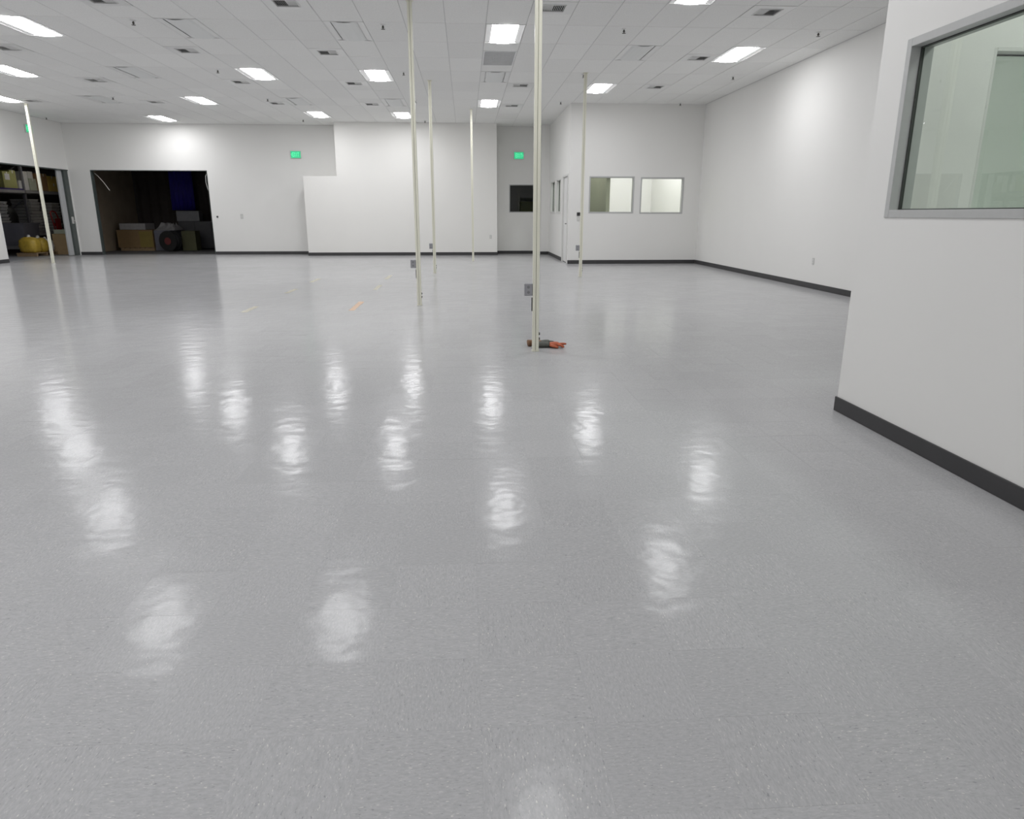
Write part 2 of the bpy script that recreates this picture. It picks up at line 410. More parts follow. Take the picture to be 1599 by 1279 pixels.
# grid runners (along Y) and cross tees (along X), flanges a little above the tile faces
def runner_hits(x, y):
    return any(GX + i * GU + .03 < x < GX + (i + 1) * GU - .03 and GY + a * GU + .03 < y < GY + c * GU - .03 for i, l in occ.items() for a, c in l)
for i in range(i0 + 1, i1):
    x = GX + i * GU
    MB().box(x - 0.012, x + 0.012, YR, YB, HC + 0.006, HC + 0.0075).build('grid_runner', 'grid', cl)
for j in range(j0, j1 + 1, 1):
    y = GY + j * GU
    if not (YR < y < YB): continue
    t = MB()
    for i in range(i0, i1):
        xa, xb = max(GX + i * GU, XL), min(GX + (i + 1) * GU, XR)
        segs = occ.get(i, []); inside = any(a < j < c for a, c in segs); edge = any(j in s for s in segs)
        if (j % 2 == 0 or edge) and not inside: t.box(xa, xb, y - 0.012, y + 0.012, HC + 0.006, HC + 0.0075)
    if t.v: t.build('cross_tee', 'grid', cl)
# wall angle round the ceiling edge
for nm, bx in (('wall_angle', (XL, XL + .022, YR, YB)), ('wall_angle', (XR - .022, XR, YR, YB)), ('wall_angle', (XL, XR, YB - .022, YB))):
    MB().box(bx[0], bx[1], bx[2], bx[3], HC - .002, HC).build(nm, 'grid', cl)

# ------------------------------------------------------------------ baseboards
BH, BT = 0.10, 0.012
def base(name, x0, x1, y0, y1): return tag(MB().box(x0, x1, y0, y1, 0.0005, BH).build(name, 'base', bevel=0.003), kind='structure')
base('baseboard_back_corner', XL, DOCK[0], YB - BT, YB)
base('baseboard_back', DOCK[1], -5.12 - BT, YB - BT, YB)
base('baseboard_middle', -5.12 - BT, 1.035 + BT, YM - BT, YM)
base('baseboard_middle_end', 1.035, 1.035 + BT, YM, YB - BT)
base('baseboard_back_nook', 1.035 + BT, 2.5, YB - BT, YB)
base('baseboard_pilaster', 2.5 - BT, XO - BT, 24.05 - BT, 24.05)
base('baseboard_office_side', XO - BT, XO, O_DOOR[1] + 0.06, 24.05 - BT)
base('baseboard_office_front', XO - BT, XR - BT, YO - BT, YO)
base('baseboard_right', XR - BT, XR, YN, YO - BT)
base('baseboard_near_side', XN - BT, XN, YR, YN + BT)
base('baseboard_near_end', XN, XR - BT, YN, YN + BT)
base('baseboard_left', XL, XL + BT, YR, STORE[0])

# ------------------------------------------------------------------ windows and doors
def window(n, axis, at0, at1, o_, frame, pane, label, fw=0.045, proud=0.008, at=0.5):
    """frame lining an opening in a wall that spans at0..at1 across its thickness; pane in the middle"""
    a0, a1, z0, z1 = o_
    def B(b, p0, p1, q0, q1, z0_, z1_):
        return b.box(p0, p1, q0, q1, z0_, z1_) if axis == 'x' else b.box(q0, q1, p0, p1, z0_, z1_)
    root = bpy.data.objects.new('window_%d' % n, None); col.objects.link(root); root.empty_display_size = 0.1
    tag(root, label, 'window', kind='structure')
    c = at0 + (at1 - at0) * at
    lo, hi = at0 - proud, at1 + proud
    B(MB(), a0, a0 + fw, lo, hi, z0, z1).build('frame_jamb', frame, root, bevel=0.003)
    B(MB(), a1 - fw, a1, lo, hi, z0, z1).build('frame_jamb', frame, root, bevel=0.003)
    B(MB(), a0 + fw, a1 - fw, lo, hi, z1 - fw, z1).build('frame_head', frame, root, bevel=0.003)
    B(MB(), a0 + fw, a1 - fw, lo, hi, z0, z0 + fw).build('frame_sill', frame, root, bevel=0.003)
    s = 0.006; g = MB()
    for p0, p1, q0, q1 in ((a0 + fw, a0 + fw + s, z0 + fw, z1 - fw), (a1 - fw - s, a1 - fw, z0 + fw, z1 - fw), (a0 + fw + s, a1 - fw - s, z1 - fw - s, z1 - fw), (a0 + fw + s, a1 - fw - s, z0 + fw, z0 + fw + s)):
        B(g, p0, p1, c - 0.010, c + 0.010, q0, q1)
    g.build('gasket', 'gasket' if pane != 'clear' else frame, root)
    B(MB(), a0 + fw, a1 - fw, c - 0.0005, c + 0.0005, z0 + fw, z1 - fw).build('pane', pane, root)
    return root
window(1, 'y', XN, XN + 0.12, W_NS, 'alu', 'glass', 'large green tinted window in the near right wall')
window(2, 'x', YN - 0.12, YN, W_NE, 'whiteframe', 'glass', 'inner window seen through the near right window', fw=0.02, proud=0.0, at=0.8)
window(3, 'x', YO, YO + 0.12, W_OF1, 'alu', 'clear', 'far office window with olive strip at its left', fw=0.035)
window(4, 'x', YO, YO + 0.12, W_OF2, 'alu', 'clear', 'bright far office window nearest the right wall', fw=0.035)
window(5, 'x', YB, YB + 0.15, W_DARK, 'alu', 'smoke', 'dark window in the back wall below an exit sign', fw=0.03)
window(6, 'y', XO, XO + 0.12, W_SD1, 'whiteframe', 'glass', 'narrow side window next to the far office door', fw=0.05, proud=0.02)
window(7, 'y', XO, XO + 0.12, W_SD2, 'whiteframe', 'glass', 'narrow side window farthest along the office side wall', fw=0.05, proud=0.02)

d1 = bpy.data.objects.new('door_1', None); col.objects.link(d1); tag(d1, 'white flush door in the side of the far office', 'door', kind='structure')
a0, a1, _, zt = O_DOOR
for p0, p1 in ((a0, a0 + .05), (a1 - .05, a1)): MB().box(XO - .02, XO + .14, p0, p1, 0, zt).build('door_jamb', 'whiteframe', d1, bevel=.003)
MB().box(XO - .02, XO + .14, a0 + .05, a1 - .05, zt - .05, zt).build('door_head', 'whiteframe', d1, bevel=.003)
lf = MB().box(XO + .03, XO + .075, a0 + .055, a1 - .055, .012, zt - .055).build('door_leaf', 'fix', d1, bevel=.002)
MB().box(XO + .022, XO + .03, a0 + .09, a0 + .14, 0.95, 1.15).build('lock_plate', 'dark', lf)
MB().tube([(XO + .03, a0 + .115, 1.06), (XO - .03, a0 + .115, 1.06), (XO - .035, a0 + .14, 1.06), (XO - .035, a0 + .24, 1.06)], .010).build('lever_handle', 'dark', lf, smooth=True)
MB().box(XO + .02, XO + .03, a0 + .055, a1 - .055, .0, .012).build('door_sweep', 'dark', d1)

# rolling-door trim at the storage opening: white leaf edge, dark green-grey jamb, latch
MT['jamb'] = mat('grey_green_jamb', (0.075, 0.09, 0.085), 0.5, var=.1)
MT['leaf'] = mat('pale_grey_leaf', (0.50, 0.51, 0.52), 0.4, var=.03)
d2 = bpy.data.objects.new('door_2', None); col.objects.link(d2); tag(d2, 'pale open door leaf beside dark jamb at the storage opening', 'door', kind='structure')
lf = MB().box(XL - .13, XL - .08, 24.06, 24.33, 0.012, 2.66).build('door_leaf', 'leaf', d2, bevel=.004)
MB().box(XL - .15, XL - .02, 24.34, 24.565, 0.0, 2.665).build('door_jamb', 'jamb', d2, bevel=.003)
MB().bbox(XL - .02, XL + .01, 24.36, 24.46, 1.0, 1.22, .01).build('latch_plate', 'plate', d2)
MB().tube([(XL + .01, 24.41, 1.1), (XL + .05, 24.41, 1.1), (XL + .055, 24.35, 1.09), (XL + .055, 24.30, 1.09)], .011).build('lever_handle', 'plate', d2, smooth=True)
# thin steel edging round the dock opening
tr = MB().box(DOCK[0], DOCK[0] + .03, YB - .004, YB + .15, 0, DOCK[3])
tr.box(DOCK[1] - .02, DOCK[1], YB - .004, YB + .15, 0, DOCK[3]).box(DOCK[0] + .03, DOCK[1] - .02, YB - .004, YB + .15, DOCK[3] - .02, DOCK[3])
tag(tr.build('trim_1', 'jamb'), kind='structure')
tr = MB().box(XL - .15, XL + .004, STORE[0], STORE[1], STORE[3] - .03, STORE[3])
tag(tr.build('trim_2', 'jamb'), kind='structure')

# ------------------------------------------------------------------ recessed ceiling lights (2 x 4 ft troffers)
def make_troffer(lit):
    t = thing('ceiling_light', 'x', 'light')
    hx, hy = 0.3, 0.604
    h = MB().box(-hx, hx, -hy, hy, 0.098, 0.10).box(-hx, -hx + .003, -hy, hy, 0.0, .098).box(hx - .003, hx, -hy, hy, 0, .098)
    h.box(-hx, hx, -hy, -hy + .003, 0, .098).box(-hx, hx, hy - .003, hy, 0, .098)
    h.build('housing', 'fix', t)
    r = MB().box(-hx, -hx + .014, -hy, hy, -.003, 0).box(hx - .014, hx, -hy, hy, -.003, 0).box(-hx, hx, -hy, -hy + .014, -.003, 0).box(-hx, hx, hy - .014, hy, -.003, 0)
    r.build('trim_frame', 'fix', t)
    for s in (-1, 1):
        p = MB(); xs = [0.288, 0.26, 0.23, 0.204]; zs = [0.0, 0.004, 0.007, 0.009]
        for y in (-hy + .004, hy - .004):
            for x, z in zip(xs, zs): p.v.append((s * x, y, z))
            for x, z in zip(xs, zs): p.v.append((s * x, y, z + .002))
        n = 4
        for k in range(3): p.f += [(k, k + 1, 8 + k + 1, 8 + k), (4 + k, 12 + k, 12 + k + 1, 4 + k + 1)]
        p.build('reflector_panel', 'flank', t, smooth=True)
    ln = MB(); n = 6; hl = hy - .02
    prof = [(0.200 * math.sin(a), 0.016 - 0.030 * (math.cos(a) - math.cos(R(80))) / (1 - math.cos(R(80)))) for a in [R(-80 + 160 * k / n) for k in range(n + 1)]]
    for y in (-hl, hl):
        for x, z in prof: ln.v.append((x, y, z))
    for k in range(n): ln.f.append((k, k + 1, n + 1 + k + 1, n + 1 + k))
    for y0_, y1_ in ((-hy + .004, -hl), (hl, hy - .004)): MB().box(-.22, .22, y0_, y1_, -.004, .05).build('end_plate', 'fix', t)
    ln.build('lens', 'lens_on' if lit else 'lens_off', t)
    return t
L_LIT = {(0, 0): 'lit recessed ceiling light just in front of the grey return grille',
 (7, 2): 'lit recessed ceiling light closest to the long right wall',
 (4, 8): 'lit recessed ceiling light crossed by the pole in front of the two bright windows',
 (0, 12): 'lit recessed ceiling light above the right end of the white middle wall',
 (-4, 6): 'lit recessed ceiling light between two diffusers just left of the second tallest pole',
 (-4, 16): 'small lit ceiling light half covered by the second tallest pole',
 (-8, 16): 'small lit ceiling light near the top left corner of the white middle wall',
 (-8, 6): 'nearest and largest light of the three-light diagonal leading to the dark opening',
 (-12, 12): 'middle light of the three-light diagonal leading to the dark opening',
 (-16, 18): 'farthest and smallest light of the diagonal, right above the dark opening',
 (-12, 0): 'largest lit ceiling light cut by the left picture edge, topmost of three',
 (-16, 6): 'lit ceiling light cut by the left picture edge, middle of three',
 (-20, 12): 'lit ceiling light at the left picture edge touching the top of the leftmost pole',
 (4, -4): 'lit ceiling light cut by the top picture edge',
 (0, -12): 'lit ceiling light overhead, seen only as the glow at the bottom edge of the floor',
 (-8, -6): 'lit ceiling light overhead, seen only as the lower left glow on the floor',
 (-4, -6): 'lit ceiling light overhead, seen only as the lower middle glow on the floor',
 (6, 14): 'lit ceiling light inside the far office, left of the pair close to its windows', (8, 14): 'lit ceiling light inside the far office, right of the pair close to its windows', (7, 17): 'lit ceiling light deeper inside the far office',
 (7, -19): 'unseen ceiling light added to brighten the near right office, deep inside', (6, -15): 'unseen ceiling light added to brighten the near right office by its window'}  # near office pair is unseen, added to brighten the room behind its glass
L_OFF = {(-4, 0): 'unlit white ceiling light between the two nearest left diffusers', (-8, 0): 'unlit white ceiling light left of the unlit one above the row of diffusers',
 (-12, 6): 'unlit white ceiling light between the middle light cut by the left edge and the diagonal', (4, 2): 'unlit white ceiling light left of the light nearest the right wall',
 (-16, 12): 'unlit white ceiling light beyond the diagonal towards the left opening', (0, 6): 'unlit white ceiling light right behind the grey return grille',
 (-8, 12): 'unlit white ceiling light between the diagonal and the middle wall', (-4, 12): 'unlit white ceiling light in line with the half covered light'}
def cell(i, j, nj=2): return (GX + (i + .5) * GU, GY + (j + nj / 2) * GU, HC)
first = {}
for lit, lst, lab, grp in ((True, LIT + LIT_OUT, L_LIT, 'lit recessed ceiling lights'), (False, OFF, L_OFF, 'unlit recessed ceiling lights')):
    for i, j in lst:
        label = lab.get((i, j), 'lit recessed ceiling light overhead, behind or beside the camera')
        g_ = grp if (i, j) in lab else 'ceiling lights outside the picture'
        if lit not in first:
            t = make_troffer(lit); first[lit] = (t, tree_of(t)); t.location = cell(i, j); tag(t, label, 'light', g_)
        else: copy_thing(first[lit][0], cell(i, j), label, g_, first[lit][1])

# ------------------------------------------------------------------ supply diffusers, return grille, sprinklers
def ordinal(k): return ['first', 'second', 'third', 'fourth', 'fifth', 'sixth'][k]
def make_diffuser():
    t = thing('air_diffuser', 'x', 'air vent'); h, q = 0.298, 0.165
    p = MB().box(-h, -q, -h, h, -.003, .004).box(q, h, -h, h, -.003, .004).box(-q, q, -h, -q, -.003, .004).box(-q, q, q, h, -.003, .004)
    p.build('panel', 'fix', t)
    f = MB().box(-q, -q + .012, -q, q, -.012, .004).box(q - .012, q, -q, q, -.012, .004).box(-q + .012, q - .012, -q, -q + .012, -.012, .004).box(-q + .012, q - .012, q - .012, q, -.012, .004)
    fr = f.build('register_frame', 'fin', t)
    for s in (-1, 1):
        for k in range(6):
            x = s * (0.012 + k * 0.0255 + 0.005)
            Mx = Matrix.Translation((x, 0, 0.006)) @ Matrix.Rotation(R(-42) * s, 4, 'Y')
            MB().box(-.0125, .0125, -q + .012, q - .012, -.0008, .0008, Mx).build('fin', 'fin', fr)
    d = MB().box(-q, q, -q, q, 0.15, 0.152).box(-q, -q + .002, -q, q, .004, .15).box(q - .002, q, -q, q, .004, .15).box(-q, q, -q, -q + .002, .004, .15).box(-q, q, q - .002, q, .004, .15)
    d.build('duct_boot', 'duct', t)
    return t
rows = sorted({j for _, j in DIFF}); rname = {-2: 'nearest row', 3: 'second row', 8: 'third row', 13: 'farthest row'}
dif = None
for j in rows:
    for k, i in enumerate(sorted(i for i, jj in DIFF if jj == j)):
        label = 'square white air diffuser with slotted centre, %s, %s from left' % (rname[j], ordinal(k))
        x, y, z = cell(i, j, 1)
        if dif is None: dif = make_diffuser(); dtree = tree_of(dif); dif.location = (x, y, z); tag(dif, label, 'air vent', 'ceiling air diffusers')
        else: copy_thing(dif, (x, y, z), label, 'ceiling air diffusers', dtree)

g = thing('return_grille', 'grey egg-crate return air grille right behind a lit light', 'air vent', cell(0, 3, 2))
hx, hy = 0.296, 0.603
MB().box(-hx, -hx + .025, -hy, hy, -.004, .01).box(hx - .025, hx, -hy, hy, -.004, .01).box(-hx + .025, hx - .025, -hy, -hy + .025, -.004, .01).box(-hx + .025, hx - .025, hy - .025, hy, -.004, .01).build('frame', 'grille', g)
e = MB()
for k in range(1, 22): x = -hx + .025 + k * (2 * hx - .05) / 22; e.box(x - .0016, x + .0016, -hy + .025, hy - .025, -.002, .010)
for k in range(1, 46): y = -hy + .025 + k * (2 * hy - .05) / 46; e.box(-hx + .025, hx - .025, y - .0016, y + .0016, -.002, .010)
tag(e.build('egg_crate', 'grille', g), kind='stuff')
MB().box(-hx, hx, -hy, hy, .11, .112).box(-hx, -hx + .002, -hy, hy, .01, .11).box(hx - .002, hx, -hy, hy, .01, .11).box(-hx, hx, -hy, -hy + .002, .01, .11).box(-hx, hx, hy - .002, hy, .01, .11).build('plenum_box', 'grille', g)

SPR = [(0.25, (-4.87, -1.2, 2.5, 5.6)), (6.3, (-4.87, -1.2, 2.47, 5.61)), (12.3, (-8.6, -4.87, -1.21, 2.48, 5.59)), (18.9, (-12.4, -4.88, -1.19, 2.3))]
spr = None
for k, (j, xs) in enumerate(SPR):
    for q, x in enumerate(xs):
        label = 'small dark ceiling sprinkler head, %s row from front, %s from left' % (ordinal(k), ordinal(q))
        loc = (x, GY + j * GU, HC)
        if spr is None:
            spr = thing('sprinkler_head', label, 'sprinkler', loc, group='ceiling sprinkler heads')
            MB().lathe([(.042, 0), (.042, -.004), (.03, -.012), (.018, -.014)], n=14).build('escutcheon', 'fix', spr, smooth=False)
            MB().lathe([(.012, -.01), (.012, -.03), (.02, -.032), (.02, -.04), (.008, -.045), (.008, -.06)], n=10).build('body', 'sprink', spr)
            MB().lathe([(.03, -.06), (.03, -.064), (.004, -.066)], n=12).build('deflector', 'sprink', spr)
            stree = tree_of(spr)
        else: copy_thing(spr, loc, label, 'ceiling sprinkler heads', stree)

# ------------------------------------------------------------------ exit signs
LET = {'E': [(0, 0, .22, 1), (.22, .82, 1, 1), (.22, .41, .85, .59), (.22, 0, 1, .18)], 'I': [(.36, 0, .64, 1)], 'T': [(0, .82, 1, 1), (.38, 0, .62, .82)]}
def exit_sign(label, loc, rz, arrow):
    t = thing('exit_sign', label, 'exit sign', loc, rz, 'green exit signs')
    # local: faces -Y, X right, Z up, back at y = 0
    w_, h_ = 0.165, 0.115
    MB().bbox(-w_, w_, -.045, 0, -h_, h_, .006).build('housing', 'plate', t)
    MB().box(-w_ + .008, w_ - .008, -.0475, -.0455, -h_ + .008, h_ - .008).build('face', 'exit_face', t)
    lw, lh, gap = .042, .13, .012; x0 = -(4 * lw + 3 * gap) / 2; z0 = -lh / 2
    for k, ch in enumerate('EXIT'):
        xx = x0 + k * (lw + gap); b = MB()
        if ch == 'X':
            for s in (-1, 1):
                p = [(xx + lw * (.5 - s * .5), z0), (xx + lw * (.5 - s * .5) + s * lw * .26, z0), (xx + lw * (.5 + s * .5), z0 + lh), (xx + lw * (.5 + s * .5) - s * lw * .26, z0 + lh)]
                b.poly(p, -.050 - .0002 * s, -.0474)
        else:
            for r_ in LET[ch]: b.box(xx + r_[0] * lw, xx + r_[2] * lw, -.050, -.0474, z0 + min(r_[1], r_[3]) * lh, z0 + max(r_[1], r_[3]) * lh)
        b.build('letter', 'exit_let', t)
    s = arrow; ax = s * .135
    MB().poly([(ax - s * .012, -.04), (ax + s * .012, 0), (ax - s * .012, .04), (ax - s * .022, .04), (ax + s * .0, 0), (ax - s * .022, -.04)], -.050, -.0474).build('arrow', 'exit_let', t)
    return t
exit_sign('green lit exit sign on the back wall between dark opening and middle wall', (-5.47, YB, 3.17), 0, -1)
exit_sign('green lit exit sign above the dark window in the back nook', (1.80, YB, 3.18), 0, 1)
exit_sign('green lit exit sign on the left wall behind the leftmost pole', (XL, 22.75, 3.70), R(90), -1)

# ------------------------------------------------------------------ utility poles
def pole(x, y, label, box=True, w_=0.032):
    t = thing('utility_pole', label, 'pole', (x, y, 0), R(-2), 'cream ceiling utility poles')
    MB().box(-w_, w_, -.012, .030, 0.0, HC - .001).build('channel', 'pole', t, bevel=.004)
    for s in (-1, 1):
        MB().box(*sorted((s * .002, s * w_)), -.030, -.012, 0.012, HC - .001).build('cover', 'pole', t, bevel=.003)
    MB().box(-.002, .002, -.0165, -.0121, .012, HC - .01).build('groove', 'groove', t)
    MB().box(-w_ - .02, w_ + .02, -.05, .05, HC - .006, HC - .0008).build('ceiling_trim', 'pole', t, bevel=.002)
    MB().box(-w_ - .004, w_ + .004, -.034, .034, 0, .012).build('foot', 'pole', t, bevel=.002)
    if box:
        bx = MB().bbox(-w_ - .082, -w_, -.028, .028, .55, .67, .008).build('outlet_box', 'boxg', t)
        MB().bbox(-w_ - .078, -w_ - .006, -.033, -.028, .555, .665, .004).build('face_plate', 'boxg', bx)
        for z in (.585, .635): MB().lathe([(.014, 0), (.014, .002)], n=12).build('receptacle', 'mgrey', bx)
        for k, o_ in enumerate([c for c in kids(bx) if c.name.startswith('receptacle')]):
            o_.location = (-w_ - .042, -.0335, .585 + .05 * k); o_.rotation_euler.x = R(90)
        MB().box(-w_ - .010, -w_, -.006, .006, .40, .53).build('cable_clip', 'dark', t)
        for z in (.125, .175): MB().box(w_, w_ + .012, -.012, 0, z - .012, z + .012).build('screw_lug', 'dark', t)
    return t
pole(.675, 6.88, 'tallest nearest cream utility pole with gloves lying at its foot')
pole(-.704, 10.60, 'second tallest cream utility pole, rising out of the picture left of centre')
pole(-.721, 16.486, 'slim cream utility pole just right of the second tallest one')
pole(.204, 20.708, 'thin bright utility pole closest to the middle wall, without a box', box=False, w_=.028)
pole(2.486, 15.429, 'slim utility pole standing in front of the far office windows')
pole(-11.389, 20.518, 'leftmost utility pole in front of the storage opening', box=False)

# ------------------------------------------------------------------ wall plates
def plate(name, label, cat, loc, rz, w_=.075, h_=.12, dark=None):
    t = thing(name, label, cat, loc, rz)
    MB().bbox(-w_ / 2, w_ / 2, -.008, 0, -h_ / 2, h_ / 2, .003).build('face_plate', 'plate', t)
    for z in (-.025, .025):
        if dark == 'out': MB().bbox(-.016, .016, -.0105, -.008, z - .014, z + .014, .003).build('receptacle', 'whiteframe', t)
    if dark == 'sw': MB().bbox(-.012, .012, -.014, -.008, -.024, .024, .003).build('rocker', 'whiteframe', t)
    if dark == 'btn': MB().lathe([(.03, 0), (.03, .018), (.024, .022)], n=14).build('button', 'dark', t).rotation_euler.x = R(90)
    return t
plate('wall_outlet', 'small white power outlet low on the right wall', 'outlet', (XR, 12.68, .49), R(-90), dark='out')
plate('wall_outlet', 'small power outlet low at the right end of the middle wall', 'outlet', (.82, YM, .59), 0, dark='out')
plate('light_switch', 'grey switch plate on the back wall right of the dark opening', 'switch', (-7.39, YB, 1.23), 0, .09, .16, dark='sw')
plate('push_button', 'dark push button beside the dark opening', 'button', (-8.18, YB, 1.22), 0, .06, .06, dark='btn')
t = thing('card_reader', 'dark card reader over a pale switch plate beside the far office corner', 'card reader', (3.04, YO, 1.25))
MB().bbox(-.045, .045, -.03, 0, .02, .11, .008).build('reader', 'dark', t); MB().bbox(-.04, .04, -.01, 0, -.12, .0, .004).build('switch_plate', 'plate', t)
MB().bbox(-.012, .012, -.016, -.01, -.085, -.035, .003).build('rocker', 'whiteframe', t)

# ------------------------------------------------------------------ worn tape dashes on the floor
TP = [(-3.1, 9.95, 10.6, 'tape_y', 'faded yellow tape dash on the floor, nearest in the left line'), (-3.1, 12.4, 13.1, 'tape_y', 'faded yellow tape dash on the floor, middle of the left line'),
      (-3.1, 14.4, 15.2, 'tape_y', 'faded yellow tape dash on the floor, farthest in the left line'), (-1.635, 10.06, 11.1, 'tape_o', 'orange tape dash on the floor, brightest and nearest in the right line'),
      (-1.65, 12.85, 13.75, 'tape_y', 'faded yellow tape dash on the floor, middle of the right line'), (-1.68, 15.0, 15.95, 'tape_y', 'faded yellow tape dash on the floor, farthest in the right line')]
for x, y0, y1, m_, lb in TP:
    b = MB(); n = 9; rnd = random.Random(int(y0 * 100)); L_, R_ = [], []
    for k in range(n + 1):
        y = y0 + (y1 - y0) * k / n; L_.append((x - .035 - rnd.uniform(0, .012), y)); R_.append((x + .035 + rnd.uniform(0, .012), y))
    for z in (.0003, .0014): b.v += [(p[0], p[1], z) for p in L_] + [(p[0], p[1], z) for p in R_]
    q = 2 * (n + 1)
    for k in range(n):
        b.f += [(q + k, q + n + 1 + k, q + n + 2 + k, q + k + 1), (k, k + 1, n + 2 + k, n + 1 + k), (k, q + k, q + k + 1, k + 1), (n + 1 + k, n + 2 + k, q + n + 2 + k, q + n + 1 + k)]
    b.f += [(0, n + 1, q + n + 1, q), (n, q + n, q + 2 * n + 1, 2 * n + 1)]
    tag(b.build('floor_tape', m_), lb, 'tape', 'worn floor tape dashes')

# ------------------------------------------------------------------ work gloves behind the nearest pole
MT['g_grey'] = mat('grey_knit', (0.13, 0.135, 0.12), 0.9, var=.25, vscale=60, bump=.6, bscale=300)
MT['g_orange'] = mat('orange_rubber', (0.50, 0.12, 0.05), 0.55, var=.35, vscale=35, bump=.4, bscale=150)
MT['g_tan'] = mat('tan_leather', (0.24, 0.13, 0.07), 0.8, var=.4, vscale=45, bump=.5, bscale=120)
def glove(label, loc, rz, m_cuff, m_hand, m_trim, curl, sx=1.0):
    t = thing('work_glove', label, 'glove', loc, rz)
    # local: cuff at -X, fingers to +X, resting on z = 0
    hd = MB().tube([(-.005, 0, .030), (.03, 0, .031), (.06, .002, .032), (.085, .004, .030), (.10, .004, .024)], [.038, .043, .046, .046, .036], 14, flat=.62)
    hand = hd.build('palm', m_hand, t, smooth=True)
    cf = MB().tube([(-.13, -.004, .032), (-.10, -.003, .033), (-.06, 0, .031), (-.02, 0, .031), (.004, 0, .030)], [.047, .046, .041, .038, .040], 14, flat=.68)
    cuff = cf.build('cuff', m_cuff, t, smooth=True)
    MB().tube([(-.134, -.004, .032), (-.118, -.004, .033)], [.0485, .0485], 14, flat=.68).build('hem', m_trim, cuff, smooth=True)
    for k, (fy, ln, up) in enumerate(((-.034, .060, .3), (-.012, .075, .75), (.012, .080, .45), (.034, .066, .15))):
        a = curl[k]; p = [Vector((.080, fy * .85, .028)), Vector((.10, fy, .030 + .012 * up))]
        d = 0.25 * up; seg = ln / 3
        for q in range(3):
            d -= a * .55; p.append(p[-1] + Vector((seg * math.cos(d), fy * .12, seg * math.sin(d))))
        for v in p: v.z = max(v.z, .0125)
        MB().tube(p, [.0125, .0135, .0128, .0118, .0085], 9).build('finger', m_hand, hand, smooth=True)
    MB().tube([(.02, -.036, .028), (.045, -.060, .024), (.072, -.070, .018), (.092, -.072, .014)], [.016, .0145, .013, .009], 9).build('thumb', m_hand, hand, smooth=True)
    for o_ in [t]: o_.scale = (sx, 1, 1)
    return t
glove('grey and orange work glove, fingers pointing right, behind the nearest pole', (.835, 7.06, 0), R(-6), 'g_grey', 'g_orange', 'g_tan', (.5, .15, .9, .7))
glove('tan cuffed work glove mostly hidden behind the nearest pole', (.755, 7.17, 0), R(8), 'g_tan', 'g_grey', 'g_tan', (.3, .5, .4, .6))

# ------------------------------------------------------------------ storage room behind the left opening
MT.update(
    st_wall=mat('storage_wall', (0.22, 0.22, 0.22), 0.8, var=.1, vscale=2), st_floor=mat('storage_floor', (0.33, 0.34, 0.36), 0.35, var=.08, vscale=3),
    rack=mat('blue_grey_rack', (0.20, 0.20, 0.23), 0.5, metal=.2, var=.1), beam=mat('pale_beam', (0.36, 0.36, 0.37), 0.5, var=.08),
    card=mat('brown_cardboard', (0.36, 0.22, 0.10), 0.85, var=.12, vscale=12), card2=mat('tan_cardboard', (0.50, 0.36, 0.20), 0.85, var=.1, vscale=12),
    gold=mat('gold_film', (0.52, 0.36, 0.05), 0.45, var=.3, vscale=14, bump=.6, bscale=30), yellow=mat('yellow_carton', (0.62, 0.47, 0.12), 0.7, var=.1),
    olive2=mat('olive_carton', (0.40, 0.40, 0.16), 0.75, var=.1), whitec=mat('white_carton', (0.72, 0.72, 0.72), 0.7, var=.05),
    sage=mat('sage_carton', (0.50, 0.54, 0.44), 0.75, var=.08), tray=mat('grey_tray', (0.42, 0.42, 0.43), 0.5, var=.15), tub=mat('slate_tub', (0.16, 0.16, 0.19), 0.5, var=.1),
    ochre=mat('ochre_panel', (0.25, 0.19, 0.05), 0.8, var=.15), darkolive=mat('dark_olive', (0.10, 0.10, 0.05), 0.8, var=.15),
    hubred=mat('dull_red', (0.16, 0.035, 0.035), 0.6, var=.2), cratecard=mat('crate_cardboard', (0.24, 0.155, 0.07), 0.85, var=.12, vscale=12), dulfilm=mat('dull_film', (0.36, 0.35, 0.35), 0.4, var=.25, vscale=10),
    red=mat('red_enamel', (0.35, 0.02, 0.02), 0.4, var=.1), purple=mat('purple_film', (0.07, 0.05, 0.22), 0.4, var=.2), film=mat('white_film', (0.70, 0.70, 0.66), 0.3, var=.15, vscale=10, bump=.7, bscale=25),
    blackdrape=mat('dock_shade_black', (0.065, 0.056, 0.05), 0.9, var=.2), brownwall=mat('brown_plywood', (0.32, 0.255, 0.18), 0.75, var=.2, vscale=3),  # the black tone is picked to keep the dock room in darkness
    blue=mat('blue_tarp', (0.035, 0.025, 0.30), 0.5, var=.2, vscale=5, bump=.5, bscale=20), dgrey=mat('dark_grey_plastic', (0.07, 0.07, 0.075), 0.5, var=.15),
    rubber=mat('black_rubber', (0.018, 0.018, 0.018), 0.6), wood=mat('pallet_wood', (0.30, 0.21, 0.12), 0.85, var=.25, vscale=20),
    cord=mat('white_cord', (0.6, 0.6, 0.58), 0.5))
S0, S1, T0, T1 = -18.0, -12.95, 19.0, 31.0
def shell(nm, bx, m_): return tag(MB().box(*bx).build(nm, m_), kind='structure')
shell('floor_storage', (S0, XL - 0.28, T0, T1, -.1, -.001), 'st_floor')
shell('ceiling_storage', (S0, XL - .15, T0, T1, 3.3, 3.4), 'st_wall')
shell('wall_storage_back', (S0 - .1, S0, T0, T1, 0, 3.4), 'st_wall'); shell('wall_storage_end', (S0, S1, T1, T1 + .1, 0, 3.4), 'st_wall')
shell('wall_storage_near', (S0, XL - .15, T0 - .1, T0, 0, 3.4), 'st_wall'); shell('wall_storage_divider', (S1 - .05, S1, YB + .15, T1, 0, 3.4), 'brownwall')

